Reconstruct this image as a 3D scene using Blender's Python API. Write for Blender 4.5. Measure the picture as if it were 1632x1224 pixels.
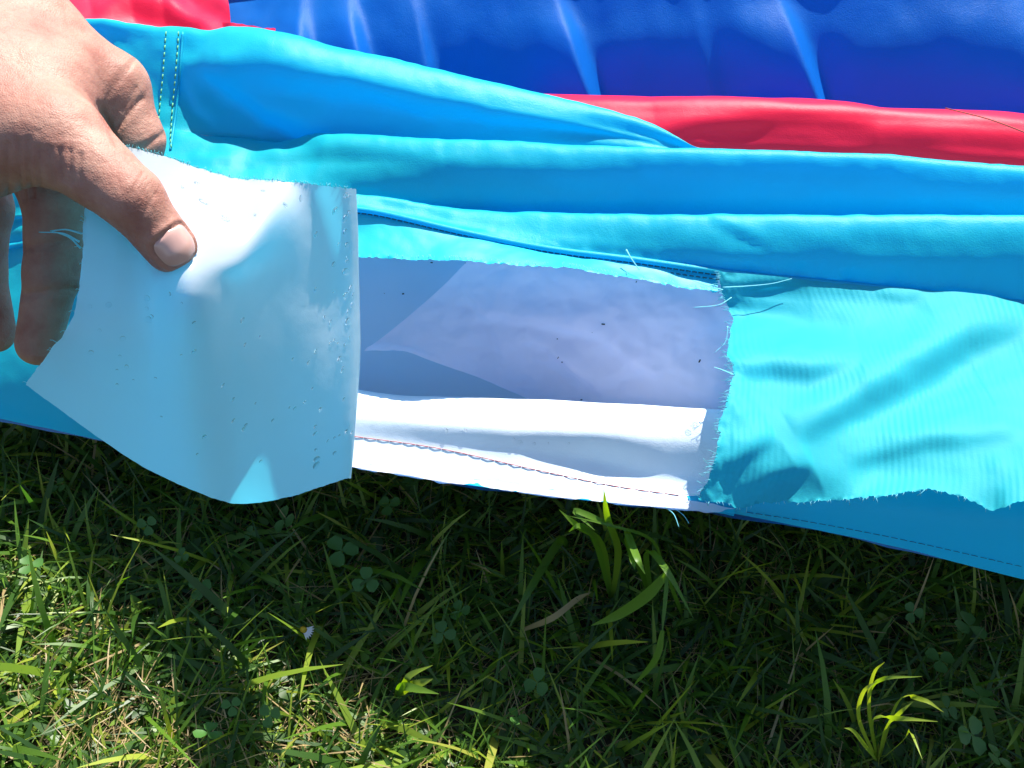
import bpy, math, random
import numpy as np
from mathutils import Vector, noise as mnoise

random.seed(7)
rng = np.random.default_rng(11)
for o in list(bpy.data.objects):
    bpy.data.objects.remove(o, do_unlink=True)
scene = bpy.context.scene
COL = scene.collection

# ------------------------------------------------------------------ camera
PITCH = 50.0
CAM = np.array([0.0, 0.0, 0.70])
FPX = 816.0 / math.tan(math.radians(27.0))
cam_data = bpy.data.cameras.new("camera")
cam_data.sensor_fit = 'HORIZONTAL'
cam_data.angle = math.radians(54.0)
cam_data.clip_start = 0.01
cam_data.clip_end = 2000.0
cam = bpy.data.objects.new("camera", cam_data)
COL.objects.link(cam)
cam.location = CAM
cam.rotation_euler = (math.radians(90.0 - PITCH), 0, 0)
scene.camera = cam

# ------------------------------------------------------------------ sky, sun, exposure
SUN_EL, SUN_AZ = 53.0, 26.0      # azimuth measured from +Y towards +X
world = bpy.data.worlds.new("World")
scene.world = world
world.use_nodes = True
wn = world.node_tree
wn.nodes.clear()
w_out = wn.nodes.new("ShaderNodeOutputWorld")
w_bg = wn.nodes.new("ShaderNodeBackground")
w_sky = wn.nodes.new("ShaderNodeTexSky")
w_sky.sky_type = 'NISHITA'
w_sky.sun_disc = False
w_sky.sun_elevation = math.radians(SUN_EL)
w_sky.sun_rotation = math.radians(SUN_AZ)
w_bg.inputs[1].default_value = 0.08
wn.links.new(w_sky.outputs[0], w_bg.inputs[0])
wn.links.new(w_bg.outputs[0], w_out.inputs[0])

sun_data = bpy.data.lights.new("sun", 'SUN')
sun_data.energy = 5.0
sun_data.angle = math.radians(0.5)
sun_data.color = (1.0, 0.95, 0.87)
sun = bpy.data.objects.new("sun", sun_data)
COL.objects.link(sun)
e, a = math.radians(SUN_EL), math.radians(SUN_AZ)
SUNV = Vector((math.cos(e) * math.sin(a), math.cos(e) * math.cos(a), math.sin(e)))
sun.rotation_euler = (-SUNV).to_track_quat('-Z', 'Y').to_euler()
sun.location = SUNV * 5

scene.render.engine = 'CYCLES'
scene.view_settings.view_transform = 'Standard'
scene.view_settings.look = 'None'
scene.view_settings.exposure = 1.28
scene.view_settings.gamma = 1.0
scene.view_settings.use_curve_mapping = False
scene.cycles.max_bounces = 8
scene.cycles.diffuse_bounces = 4
scene.cycles.transmission_bounces = 8

# ------------------------------------------------------------------ geometry helpers
cp, sp = math.cos(math.radians(PITCH)), math.sin(math.radians(PITCH))
FWD = np.array([0, cp, -sp]); UPV = np.array([0, sp, cp]); RGT = np.array([1.0, 0, 0])

def rays(px, py):
    px = np.asarray(px, float); py = np.asarray(py, float)
    return FWD + ((px - 816) / FPX)[..., None] * RGT + ((612 - py) / FPX)[..., None] * UPV

def atY(px, py, Y):
    """point seen at (px, py) of the photograph standing at distance Y in front of the lens"""
    r = rays(px, py)
    t = np.asarray(Y, float) / r[..., 1]
    return CAM + r * t[..., None]

def atZ(px, py, z):
    r = rays(px, py)
    t = (np.asarray(z, float) - CAM[2]) / r[..., 2]
    return CAM + r * t[..., None]

def atD(px, py, d):
    return CAM + rays(px, py) * np.asarray(d, float)[..., None]

def project(P):
    v = P - CAM
    d = v @ FWD
    return 816 + FPX * (v @ RGT) / d, 612 - FPX * (v @ UPV) / d

def link_mesh(name, verts, faces, mat, parent=None, smooth=True, uv=None, attr=None):
    me = bpy.data.meshes.new(name)
    me.from_pydata([tuple(map(float, v)) for v in verts], [], faces)
    if uv is not None:
        l = me.uv_layers.new(name="UVMap")
        idx = np.empty(len(me.loops), dtype=np.int32)
        me.loops.foreach_get("vertex_index", idx)
        l.data.foreach_set("uv", np.asarray(uv, np.float32)[idx].ravel())
    if attr is not None:
        for k, val in attr.items():
            at = me.attributes.new(k, 'FLOAT', 'POINT')
            at.data.foreach_set("value", np.asarray(val, np.float32))
    if smooth:
        me.polygons.foreach_set("use_smooth", [True] * len(me.polygons))
    me.update()
    o = bpy.data.objects.new(name, me)
    COL.objects.link(o)
    if mat is not None:
        me.materials.append(mat)
    if parent is not None:
        o.parent = parent
    return o

def tag(o, label=None, cat=None, group=None, kind=None):
    if label: o["label"] = label
    if cat: o["category"] = cat
    if group: o["group"] = group
    if kind: o["kind"] = kind
    return o

def empty(name, loc=(0, 0, 0)):
    o = bpy.data.objects.new(name, None)
    o.empty_display_size = 0.05
    o.location = loc
    COL.objects.link(o)
    return o

def gsmooth(a, s):
    if s <= 0: return a
    k = int(3 * s) + 1
    x = np.arange(-k, k + 1)
    w = np.exp(-x * x / (2 * s * s)); w /= w.sum()
    return np.convolve(np.pad(a, k, mode='reflect', reflect_type='odd'), w, 'valid')

def V(*pts, sm=None):
    return ('v', pts, sm)

def Hd(*pts):
    return ('h', pts, None)

def sample_rail(rail, nx, sm):
    mode, pts, rs = rail
    p = np.array(pts, float)
    xs = np.linspace(p[0, 0], p[-1, 0], nx)
    A = np.interp(xs, p[:, 0], p[:, 1]); B = np.interp(xs, p[:, 0], p[:, 2])
    s = (sm if rs is None else rs) * nx / 100.0
    A = gsmooth(A, s); B = gsmooth(B, s)
    if mode == 'v':
        return atY(xs, A, B)
    d = A * cp + (CAM[2] - B) * sp
    X = (xs - 816) / FPX * d
    return np.stack([X, A, B], 1)

def catmull(ctrl, sub):
    """ctrl (n, m, 3) -> smooth along axis 0 (centripetal-free, uniform)"""
    n = ctrl.shape[0]
    ext = np.concatenate([2 * ctrl[:1] - ctrl[1:2], ctrl, 2 * ctrl[-1:] - ctrl[-2:-1]], 0)
    out = []
    for i in range(n - 1):
        p0, p1, p2, p3 = ext[i], ext[i + 1], ext[i + 2], ext[i + 3]
        for t in np.linspace(0, 1, sub, endpoint=False):
            out.append(0.5 * ((2 * p1) + (p2 - p0) * t + (2 * p0 - 5 * p1 + 4 * p2 - p3) * t * t
                              + (3 * p1 - p0 - 3 * p2 + p3) * t ** 3))
    out.append(ctrl[-1])
    return np.array(out)

def grid_normals(G):
    du = np.gradient(G, axis=1); dv = np.gradient(G, axis=0)
    n = np.cross(du, dv)
    n /= np.linalg.norm(n, axis=2, keepdims=True) + 1e-12
    # face the lens side
    flip = np.sign(np.sum(n * (CAM - G), axis=2).mean())
    return n * flip

def gnoise(P, scale, octv=3):
    """per vertex fractal noise on an array of 3D points"""
    sh = P.shape[:-1]
    Q = P.reshape(-1, 3)
    sc = np.array(scale) if np.ndim(scale) else np.array([scale] * 3)
    return np.array([mnoise.fractal(Vector(q * sc), 1.0, 2.0, octv) for q in Q]).reshape(sh)

def grid_faces(nv, nu, flip=False):
    i = np.arange(nv - 1)[:, None] * nu + np.arange(nu - 1)[None, :]
    f = np.stack([i, i + nu, i + nu + 1, i + 1], -1).reshape(-1, 4)
    if flip: f = f[:, ::-1]
    return f.tolist()

def loft(rails, nx, sub, sm=2.0, disp=None):
    ctrl = np.array([sample_rail(r, nx, sm) for r in rails])
    G = catmull(ctrl, sub)
    if disp is not None:
        px, py = project(G)
        N = grid_normals(G)
        G = G + N * disp(G, px, py)[..., None]
    return G

def tube(pts, r, sides=5, taper=None):
    pts = np.array(pts, float); n = len(pts)
    T = np.gradient(pts, axis=0); T /= np.linalg.norm(T, axis=1, keepdims=True) + 1e-12
    ref = np.array([0.3, 0.2, 1.0]); verts = []; faces = []
    for i in range(n):
        s = np.cross(T[i], ref); s /= np.linalg.norm(s) + 1e-9
        b = np.cross(T[i], s)
        rr = r if taper is None else r * taper(i / (n - 1))
        for k in range(sides):
            an = 2 * math.pi * k / sides
            verts.append(pts[i] + rr * (math.cos(an) * s + math.sin(an) * b))
    for i in range(n - 1):
        for k in range(sides):
            k2 = (k + 1) % sides
            faces.append((i * sides + k, i * sides + k2, (i + 1) * sides + k2, (i + 1) * sides + k))
    faces.append(tuple(range(sides))[::-1]); faces.append(tuple((n - 1) * sides + k for k in range(sides)))
    return verts, faces

class Bag:
    def __init__(self): self.v = []; self.f = []
    def add(self, v, f):
        b = len(self.v); self.v += list(v); self.f += [tuple(b + i for i in q) for q in f]
    def build(self, name, mat, parent=None, smooth=True):
        return link_mesh(name, self.v, self.f, mat, parent, smooth)

def bezier(pts, n):
    """smooth polyline through pts"""
    c = np.array(pts, float)[:, None, :]
    k = max(2, int(math.ceil(n / (len(pts) - 1))))
    return catmull(c, k)[:, 0, :]

# ------------------------------------------------------------------ materials
def new_mat(name):
    m = bpy.data.materials.new(name); m.use_nodes = True
    nt = m.node_tree; nt.nodes.clear()
    return m, nt, nt.nodes.new, nt.links.new

def coated_fabric(name, outer, inner, through, trans=0.35, rough=0.42, rib=None, weave=0.25, spec=0.5, soil=0.06):
    """coated polyester: coloured outside, pale inside, lets some light through"""
    m, nt, N, L = new_mat(name)
    out = N("ShaderNodeOutputMaterial"); mix = N("ShaderNodeMixShader"); mix.inputs[0].default_value = trans
    pr = N("ShaderNodeBsdfPrincipled"); tr = N("ShaderNodeBsdfTranslucent")
    geo = N("ShaderNodeNewGeometry"); tc = N("ShaderNodeTexCoord")
    cm = N("ShaderNodeMix"); cm.data_type = 'RGBA'
    cm.inputs[6].default_value = (*outer, 1); cm.inputs[7].default_value = (*inner, 1)
    L(geo.outputs["Backfacing"], cm.inputs[0])
    # slight soiling and fade
    nz = N("ShaderNodeTexNoise"); nz.inputs["Scale"].default_value = 9; nz.inputs["Detail"].default_value = 6
    L(tc.outputs["Object"], nz.inputs["Vector"])
    mr = N("ShaderNodeMapRange"); mr.inputs[1].default_value = 0.3; mr.inputs[2].default_value = 0.75
    mr.inputs[3].default_value = 1.0 + soil; mr.inputs[4].default_value = 1.0 - 2 * soil
    L(nz.outputs[0], mr.inputs[0])
    mul = N("ShaderNodeMix"); mul.data_type = 'RGBA'; mul.blend_type = 'MULTIPLY'; mul.inputs[0].default_value = 1
    L(cm.outputs[2], mul.inputs[6]); L(mr.outputs[0], mul.inputs[7])
    L(mul.outputs[2], pr.inputs["Base Color"])
    tr.inputs[0].default_value = (*through, 1)
    pr.inputs["Roughness"].default_value = rough
    pr.inputs["Specular IOR Level"].default_value = spec
    # weave relief
    def wave(direction, scale):
        mp = N("ShaderNodeMapping"); mp.inputs["Rotation"].default_value = (0, 0, direction)
        L(tc.outputs["UV"], mp.inputs[0])
        w = N("ShaderNodeTexWave"); w.inputs["Scale"].default_value = scale
        w.inputs["Distortion"].default_value = 0.15; w.inputs["Detail"].default_value = 1
        w.inputs["Detail Scale"].default_value = 0.3
        L(mp.outputs[0], w.inputs["Vector"])
        return w
    fine = N("ShaderNodeTexNoise"); fine.inputs["Scale"].default_value = 1100; fine.inputs["Detail"].default_value = 4
    mpf = N("ShaderNodeMapping"); mpf.inputs["Scale"].default_value = (1.0, 1.5, 1.0)
    L(tc.outputs["Object"], mpf.inputs[0]); L(mpf.outputs[0], fine.inputs["Vector"])
    ad2 = fine
    bp = N("ShaderNodeBump"); bp.inputs["Strength"].default_value = weave; bp.inputs["Distance"].default_value = 0.0010
    L(ad2.outputs[0], bp.inputs["Height"])
    last = bp
    if rib:
        w3 = wave(rib[0], rib[1])
        b3 = N("ShaderNodeBump"); b3.inputs["Strength"].default_value = rib[2]; b3.inputs["Distance"].default_value = 0.0012
        nm = N("ShaderNodeTexNoise"); nm.inputs["Scale"].default_value = 16; nm.inputs["Detail"].default_value = 3
        L(tc.outputs["Object"], nm.inputs["Vector"])
        nr = N("ShaderNodeMapRange"); nr.inputs[1].default_value = .38; nr.inputs[2].default_value = .68
        nr.inputs[3].default_value = 0.0; nr.inputs[4].default_value = rib[2]
        L(nm.outputs[0], nr.inputs[0]); L(nr.outputs[0], b3.inputs["Strength"])
        L(w3.outputs["Fac"], b3.inputs["Height"]); L(bp.outputs[0], b3.inputs["Normal"])
        last = b3
    # soft crumple
    cr = N("ShaderNodeTexNoise"); cr.inputs["Scale"].default_value = 70; cr.inputs["Detail"].default_value = 6
    L(tc.outputs["Object"], cr.inputs["Vector"])
    b2 = N("ShaderNodeBump"); b2.inputs["Strength"].default_value = 0.2; b2.inputs["Distance"].default_value = 0.0022
    L(cr.outputs[0], b2.inputs["Height"]); L(last.outputs[0], b2.inputs["Normal"])
    L(b2.outputs[0], pr.inputs["Normal"])
    L(pr.outputs[0], mix.inputs[1]); L(tr.outputs[0], mix.inputs[2]); L(mix.outputs[0], out.inputs[0])
    return m

def plain(name, col, rough=0.6, trans=0.0, spec=0.4):
    m, nt, N, L = new_mat(name)
    out = N("ShaderNodeOutputMaterial"); pr = N("ShaderNodeBsdfPrincipled")
    tc = N("ShaderNodeTexCoord"); nz = N("ShaderNodeTexNoise"); nz.inputs["Scale"].default_value = 120
    L(tc.outputs["Object"], nz.inputs["Vector"])
    mr = N("ShaderNodeMapRange"); mr.inputs[3].default_value = 0.75; mr.inputs[4].default_value = 1.2
    L(nz.outputs[0], mr.inputs[0])
    mul = N("ShaderNodeMix"); mul.data_type = 'RGBA'; mul.blend_type = 'MULTIPLY'; mul.inputs[0].default_value = 1
    mul.inputs[6].default_value = (*col, 1); L(mr.outputs[0], mul.inputs[7]); L(mul.outputs[2], pr.inputs["Base Color"])
    pr.inputs["Roughness"].default_value = rough; pr.inputs["Specular IOR Level"].default_value = spec
    if trans:
        tr = N("ShaderNodeBsdfTranslucent"); L(mul.outputs[2], tr.inputs[0])
        mx = N("ShaderNodeMixShader"); mx.inputs[0].default_value = trans
        L(pr.outputs[0], mx.inputs[1]); L(tr.outputs[0], mx.inputs[2]); L(mx.outputs[0], out.inputs[0])
    else:
        L(pr.outputs[0], out.inputs[0])
    return m

CYAN = (0.012, 0.54, 0.62); CYAN_T = (0.0, 0.46, 0.91)
WHITE_IN = (0.80, 0.81, 0.84)
M_cyan = coated_fabric("cyan_fabric", CYAN, WHITE_IN, CYAN_T, trans=0.47, rough=0.40, weave=0.30, spec=0.32)
M_cyan_rib = coated_fabric("cyan_ripstop_fabric", (0.022, 0.40, 0.47), WHITE_IN, (0.0, 0.45, 0.8), trans=0.30, rough=0.6, weave=0.15, spec=0.2,
                           rib=(0.16, 82, 0.20))
M_cyan_strip = coated_fabric("cyan_strip_fabric", (0.012, 0.56, 0.68), WHITE_IN, (0.0, 0.45, 0.9), trans=0.30, rough=0.5, weave=0.1)
M_flap = coated_fabric("flap_fabric", CYAN, (0.82, 0.86, 0.93), (0.08, 0.74, 0.97), trans=0.64, rough=0.26, weave=0.08)
M_blue = coated_fabric("royal_blue_fabric", (0.003, 0.18, 0.68), WHITE_IN, (0.0, 0.19, 0.92), trans=0.5, rough=0.45, weave=0.45, spec=0.28)
M_red = coated_fabric("red_fabric", (0.93, 0.022, 0.085), WHITE_IN, (0.95, 0.0, 0.07), trans=0.4, rough=0.45, weave=0.25, spec=0.35)
M_lining = coated_fabric("white_lining", (0.90, 0.84, 0.97), (0.90, 0.84, 0.97), (0.97, 0.86, 0.99), trans=0.58, rough=0.45, weave=0.12, spec=0.35)  # white cloth; lavender of bounced and transmitted light put into its colour
M_lining_shade = coated_fabric("shade_tinted_lining", (0.62, 0.76, 0.95), (0.62, 0.76, 0.95), (0.5, 0.75, 0.98), trans=0.45, rough=0.45, weave=0.12, spec=0.35)  # white inner side again, with the blue of its shade painted in
M_white = coated_fabric("white_coating", (0.70, 0.81, 0.93), CYAN, (0.4, 0.75, 0.95), trans=0.12, rough=0.4, weave=0.15)  # white coating whose base colour carries the bluish cast of shade
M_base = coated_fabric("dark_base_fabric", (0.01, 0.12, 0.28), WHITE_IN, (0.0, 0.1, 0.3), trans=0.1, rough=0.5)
M_thread_dark = plain("dark_thread", (0.02, 0.10, 0.16), 0.7)
M_thread_yellow = plain("yellow_green_thread", (0.12, 0.42, 0.20), 0.7)
M_thread_red = plain("brick_red_thread", (0.40, 0.06, 0.05), 0.7)
M_thread_cyan = plain("pale_cyan_thread", (0.25, 0.75, 0.85), 0.7, 0.3)
M_fleck = plain("soil_fleck", (0.03, 0.02, 0.02), 0.9)

def water_mat():
    m, nt, N, L = new_mat("clear_water")
    out = N("ShaderNodeOutputMaterial"); pr = N("ShaderNodeBsdfPrincipled")
    pr.inputs["Base Color"].default_value = (0.97, 0.99, 1, 1); pr.inputs["Roughness"].default_value = 0.02
    pr.inputs["IOR"].default_value = 1.33; pr.inputs["Transmission Weight"].default_value = 1
    tp = N("ShaderNodeBsdfTransparent"); mx = N("ShaderNodeMixShader"); mx.inputs[0].default_value = 0.55
    L(pr.outputs[0], mx.inputs[1]); L(tp.outputs[0], mx.inputs[2]); L(mx.outputs[0], out.inputs[0]); return m
M_water = water_mat()

def skin_mat():
    m, nt, N, L = new_mat("skin")
    out = N("ShaderNodeOutputMaterial"); pr = N("ShaderNodeBsdfPrincipled"); tc = N("ShaderNodeTexCoord")
    nz = N("ShaderNodeTexNoise"); nz.inputs["Scale"].default_value = 38; nz.inputs["Detail"].default_value = 6
    nz.inputs["Roughness"].default_value = 0.65
    L(tc.outputs["Object"], nz.inputs["Vector"])
    cr = N("ShaderNodeValToRGB"); e = cr.color_ramp.elements
    e[0].position = 0.30; e[0].color = (0.255, 0.095, 0.072, 1); e[1].position = 0.68; e[1].color = (0.39, 0.222, 0.172, 1)
    L(nz.outputs[0], cr.inputs[0]); L(cr.outputs[0], pr.inputs["Base Color"])
    pr.inputs["Roughness"].default_value = 0.55; pr.inputs["Specular IOR Level"].default_value = 0.3
    pr.inputs["Subsurface Weight"].default_value = 0.25
    pr.inputs["Subsurface Radius"].default_value = (1.0, 0.35, 0.2); pr.inputs["Subsurface Scale"].default_value = 0.004
    vo = N("ShaderNodeTexVoronoi"); vo.inputs["Scale"].default_value = 950; vo.feature = 'DISTANCE_TO_EDGE'
    n2 = N("ShaderNodeTexNoise"); n2.inputs["Scale"].default_value = 300; n2.inputs["Detail"].default_value = 5
    L(tc.outputs["Object"], vo.inputs["Vector"]); L(tc.outputs["Object"], n2.inputs["Vector"])
    b1 = N("ShaderNodeBump"); b1.inputs["Strength"].default_value = 0.45; b1.inputs["Distance"].default_value = 0.0005
    L(vo.outputs[0], b1.inputs["Height"])
    b2 = N("ShaderNodeBump"); b2.inputs["Strength"].default_value = 0.45; b2.inputs["Distance"].default_value = 0.0012
    L(n2.outputs[0], b2.inputs["Height"]); L(b1.outputs[0], b2.inputs["Normal"]); L(b2.outputs[0], pr.inputs["Normal"])
    L(pr.outputs[0], out.inputs[0]); return m
M_skin = skin_mat()
M_nail = plain("thumb_nail", (0.52, 0.31, 0.27), 0.2, 0.0, 0.7)

def grass_mat():
    m, nt, N, L = new_mat("grass_blades")
    out = N("ShaderNodeOutputMaterial"); pr = N("ShaderNodeBsdfPrincipled"); tr = N("ShaderNodeBsdfTranslucent")
    at = N("ShaderNodeAttribute"); at.attribute_name = "tone"
    cr = N("ShaderNodeValToRGB"); e = cr.color_ramp.elements
    e[0].position = 0.0; e[0].color = (0.020, 0.058, 0.015, 1)
    e[1].position = 1.0; e[1].color = (0.46, 0.35, 0.18, 1)
    for p, c in ((0.35, (0.040, 0.10, 0.014)), (0.62, (0.10, 0.205, 0.018)), (0.80, (0.30, 0.36, 0.04)), (0.86, (0.32, 0.23, 0.10))):
        k = e.new(p); k.color = (*c, 1)
    L(at.outputs["Fac"], cr.inputs[0]); L(cr.outputs[0], pr.inputs["Base Color"])
    hs = N("ShaderNodeHueSaturation"); hs.inputs["Value"].default_value = 1.9; hs.inputs["Saturation"].default_value = 1.1
    L(cr.outputs[0], hs.inputs["Color"]); L(hs.outputs[0], tr.inputs[0])
    pr.inputs["Roughness"].default_value = 0.42; pr.inputs["Specular IOR Level"].default_value = 0.45
    mx = N("ShaderNodeMixShader"); mx.inputs[0].default_value = 0.42
    L(pr.outputs[0], mx.inputs[1]); L(tr.outputs[0], mx.inputs[2]); L(mx.outputs[0], out.inputs[0]); return m
M_grass = grass_mat()

def leaf_mat(name, c1, c2, scale=160, trans=0.35):
    m, nt, N, L = new_mat(name)
    out = N("ShaderNodeOutputMaterial"); pr = N("ShaderNodeBsdfPrincipled"); tr = N("ShaderNodeBsdfTranslucent")
    tc = N("ShaderNodeTexCoord"); nz = N("ShaderNodeTexNoise"); nz.inputs["Scale"].default_value = scale
    L(tc.outputs["Object"], nz.inputs["Vector"])
    mx = N("ShaderNodeMix"); mx.data_type = 'RGBA'; mx.inputs[6].default_value = (*c1, 1); mx.inputs[7].default_value = (*c2, 1)
    L(nz.outputs[0], mx.inputs[0]); L(mx.outputs[2], pr.inputs["Base Color"]); L(mx.outputs[2], tr.inputs[0])
    pr.inputs["Roughness"].default_value = 0.5
    ms = N("ShaderNodeMixShader"); ms.inputs[0].default_value = trans
    L(pr.outputs[0], ms.inputs[1]); L(tr.outputs[0], ms.inputs[2]); L(ms.outputs[0], out.inputs[0]); return m
M_clover = leaf_mat("clover_leaf", (0.03, 0.12, 0.018), (0.09, 0.22, 0.04))
M_stem = leaf_mat("green_stem", (0.08, 0.17, 0.03), (0.13, 0.24, 0.05))
M_petal = leaf_mat("white_petal", (0.75, 0.72, 0.78), (0.8, 0.8, 0.8))
M_yellow = leaf_mat("yellow_disc", (0.6, 0.4, 0.02), (0.7, 0.5, 0.04))

def soil_mat():
    m, nt, N, L = new_mat("soil")
    out = N("ShaderNodeOutputMaterial"); pr = N("ShaderNodeBsdfPrincipled"); tc = N("ShaderNodeTexCoord")
    nz = N("ShaderNodeTexNoise"); nz.inputs["Scale"].default_value = 60; nz.inputs["Detail"].default_value = 8
    L(tc.outputs["Object"], nz.inputs["Vector"])
    cr = N("ShaderNodeValToRGB"); e = cr.color_ramp.elements
    e[0].position = 0.3; e[0].color = (0.012, 0.014, 0.007, 1); e[1].position = 0.75; e[1].color = (0.055, 0.042, 0.02, 1)
    L(nz.outputs[0], cr.inputs[0]); L(cr.outputs[0], pr.inputs["Base Color"]); pr.inputs["Roughness"].default_value = 0.95
    bp = N("ShaderNodeBump"); bp.inputs["Distance"].default_value = 0.01; L(nz.outputs[0], bp.inputs["Height"])
    L(bp.outputs[0], pr.inputs["Normal"]); L(pr.outputs[0], out.inputs[0]); return m

# ------------------------------------------------------------------ ground
def soft_bumps(n, half, fall):
    s = np.linspace(-1, 1, n); return np.sign(s) * (np.abs(s) ** fall) * half
gx = soft_bumps(121, 300, 5.0)
GX, GY = np.meshgrid(gx, gx)
GZ = np.zeros_like(GX)
ground = link_mesh("ground", np.stack([GX, GY + 0.4, GZ], -1).reshape(-1, 3), grid_faces(121, 121, flip=True), soil_mat())
ground["kind"] = "structure"

# ------------------------------------------------------------------ the inflatable
INF = empty("deflated_bouncy_castle", (0, 0.6, 0))
tag(INF, "deflated blue, cyan and red inflatable with a torn side panel lying on the grass", "inflatable")
def part(name, G, mat, label=None, parent=INF):
    o = grid_obj(name, G - np.array([0, 0.6, 0]), mat, parent)
    if label: o["label"] = label
    return o
def grid_obj(name, G, mat, parent):          # orientation test needs world coordinates
    nv, nu = G.shape[:2]
    W = G + np.array([0, 0.6, 0]) if parent is INF or (parent is not None and parent.parent is INF) else G
    du = np.linalg.norm(np.diff(G, axis=1), axis=2); dv = np.linalg.norm(np.diff(G, axis=0), axis=2)
    U = np.concatenate([[0], np.cumsum(du.mean(0))]); Vv = np.concatenate([[0], np.cumsum(dv.mean(1))])
    uv = np.stack(np.meshgrid(U, Vv), -1).reshape(-1, 2)
    n = np.cross(np.gradient(W, axis=1), np.gradient(W, axis=0))
    facing = np.sum(-n * (CAM - W), axis=2).mean()
    return link_mesh(name, G.reshape(-1, 3), grid_faces(nv, nu, flip=facing < 0), mat, parent, uv=uv)
OFF = np.array([0, 0.6, 0])
def bag_part(bag, name, mat, parent=INF, kind=None, label=None):
    bag.v = [np.asarray(v) - OFF for v in bag.v]
    o = bag.build(name, mat, parent)
    if kind: o["kind"] = kind
    if label: o["label"] = label
    return o

def sstep(x, a, b):
    t = np.clip((x - a) / (b - a), 0, 1); return t * t * (3 - 2 * t)

def step_line(px, py, pts, drop, w, soft=40):
    """a fold: the cloth steps down by `drop` just below the line"""
    pts = np.array(pts, float)
    best = np.full(px.shape, 1e9); sd = np.zeros(px.shape); tt = np.zeros(px.shape)
    L = np.concatenate([[0], np.cumsum(np.linalg.norm(np.diff(pts, axis=0), axis=1))])
    for i in range(len(pts) - 1):
        a, b = pts[i], pts[i + 1]; d = b - a; l = np.linalg.norm(d); d = d / l
        rx, ry = px - a[0], py - a[1]
        s = np.clip(rx * d[0] + ry * d[1], 0, l)
        qx, qy = rx - s * d[0], ry - s * d[1]
        dist = np.hypot(qx, qy); sgn = np.sign(-rx * d[1] + ry * d[0])
        m = dist < best
        best = np.where(m, dist, best); sd = np.where(m, sgn * dist, sd); tt = np.where(m, (L[i] + s) / L[-1], tt)
    win = np.sin(np.pi * np.clip(tt, 0.0, 1.0)) ** 0.7 * np.exp(-(best / (w * 5)) ** 2)
    return -drop * win * np.tanh(sd / w)

# --- rear blue panel with upright pleats
def blue_disp(G, px, py):
    d = 0.004 * gnoise(G, (14, 14, 6), 3)
    for x0, lean, amp, w in ((480, 0.1, .020, 45), (566, 0.25, .022, 40), (668, 0.22, .012, 40), (905, 0.35, .030, 60),
                             (1110, .2, .008, 80), (1258, 0.35, .032, 65), (1650, .4, .036, 150), (1820, .3, .015, 60)):
        xs = px - (x0 + lean * (py - 60))
        g = np.exp(-(np.clip(-xs, 0, 1e9) / (w * 1.6)) ** 1.5) * (xs < 0) + np.exp(-(xs / (w * .30)) ** 2) * (xs >= 0)
        d += amp * g * sstep(py, -70, 150)
    d -= 0.010
    return d
blue_G = loft([Hd((330, .70, .17), (900, .70, .16), (1900, .70, .15)),
               Hd((330, .715, .20), (900, .725, .185), (1900, .715, .17)),
               V((330, 140, .730), (900, 150, .735), (1900, 170, .725)),
               V((330, 70, .765), (560, 70, .757), (900, 70, .752), (1900, 80, .742)),
               V((330, 0, .815), (560, 0, .785), (900, 0, .772), (1900, 0, .762)),
               V((330, -80, .86), (560, -80, .82), (900, -80, .795), (1900, -90, .785)),
               Hd((330, .88, .34), (900, .87, .37), (1900, .86, .37)),
               Hd((330, 1.0, .33), (900, 1.0, .36), (1900, 1.0, .36)),
               Hd((330, 1.2, .22), (900, 1.2, .24), (1900, 1.2, .24))], 330, 14, 2, blue_disp)
part("blue_panel", blue_G, M_blue, "royal blue sheet hanging in upright pleats behind the red roll")

# --- red roll on the right, behind the cyan folds
def red_disp(G, px, py):
    d = 0.0026 * gnoise(G, (9, 16, 16), 3)
    d += step_line(px, py, [(1050, 215), (1120, 200), (1250, 190), (1400, 195)], .004, 12)
    return d
red_G = loft([Hd((840, .73, .16), (1900, .70, .15)),
              Hd((840, .71, .22), (1900, .68, .21)),
              V((840, 152, .685), (900, 157, .68), (1100, 160, .672), (1400, 170, .66), (1632, 190, .648), (1900, 215, .64)),
              V((840, 175, .667), (1100, 185, .655), (1400, 192, .643), (1632, 208, .633), (1900, 230, .62)),
              V((840, 205, .653), (1100, 215, .642), (1400, 222, .632), (1632, 238, .622), (1900, 260, .61)),
              V((840, 250, .645), (1100, 250, .634), (1400, 260, .624), (1632, 275, .612), (1900, 300, .60)),
              Hd((840, .63, .17), (1900, .59, .16))], 200, 10, 3, red_disp)
part("red_panel", red_G, M_red, "long red fabric roll between cyan folds and blue sheet")
# seam on it
b = Bag()
pp = bezier([atY(1500, 178, .642), atY(1570, 196, .632), atY(1640, 222, .618)], 20) + np.array([0, -.004, .006])
b.add(*tube(pp, .0005)); bag_part(b, "seam", M_thread_red)

# --- red panel at the far left
def red2_disp(G, px, py):
    return 0.006 * gnoise(G, 14, 3) + step_line(px, py, [(150, 25), (210, 10), (260, 14), (310, 35), (350, 60)], .012, 9) + step_line(px, py, [(270, -30), (330, 5), (380, 30)], .010, 8)
r2 = loft([V((40, -90, .86), (345, -60, .85), sm=0), V((40, -40, .80), (350, -12, .80), sm=0),
           V((40, 0, .765), (366, 16, .755), sm=0), V((40, 30, .735), (366, 44, .725), sm=0),
           V((40, 55, .71), (372, 66, .70), sm=0), Hd((40, .69, .24), (380, .68, .23))], 90, 10, 1, red2_disp)
part("red_panel", r2, M_red, "glossy red corner piece beside the thumb, top left")
r3 = loft([V((355, 36, .712), (390, 40, .705), (440, 47, .69), sm=0),
           V((355, 60, .70), (440, 60, .68), sm=0)], 40, 5, 1, lambda G, px, py: .002 * gnoise(G, 90, 3))
part("red_trim", r3, M_red)

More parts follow.
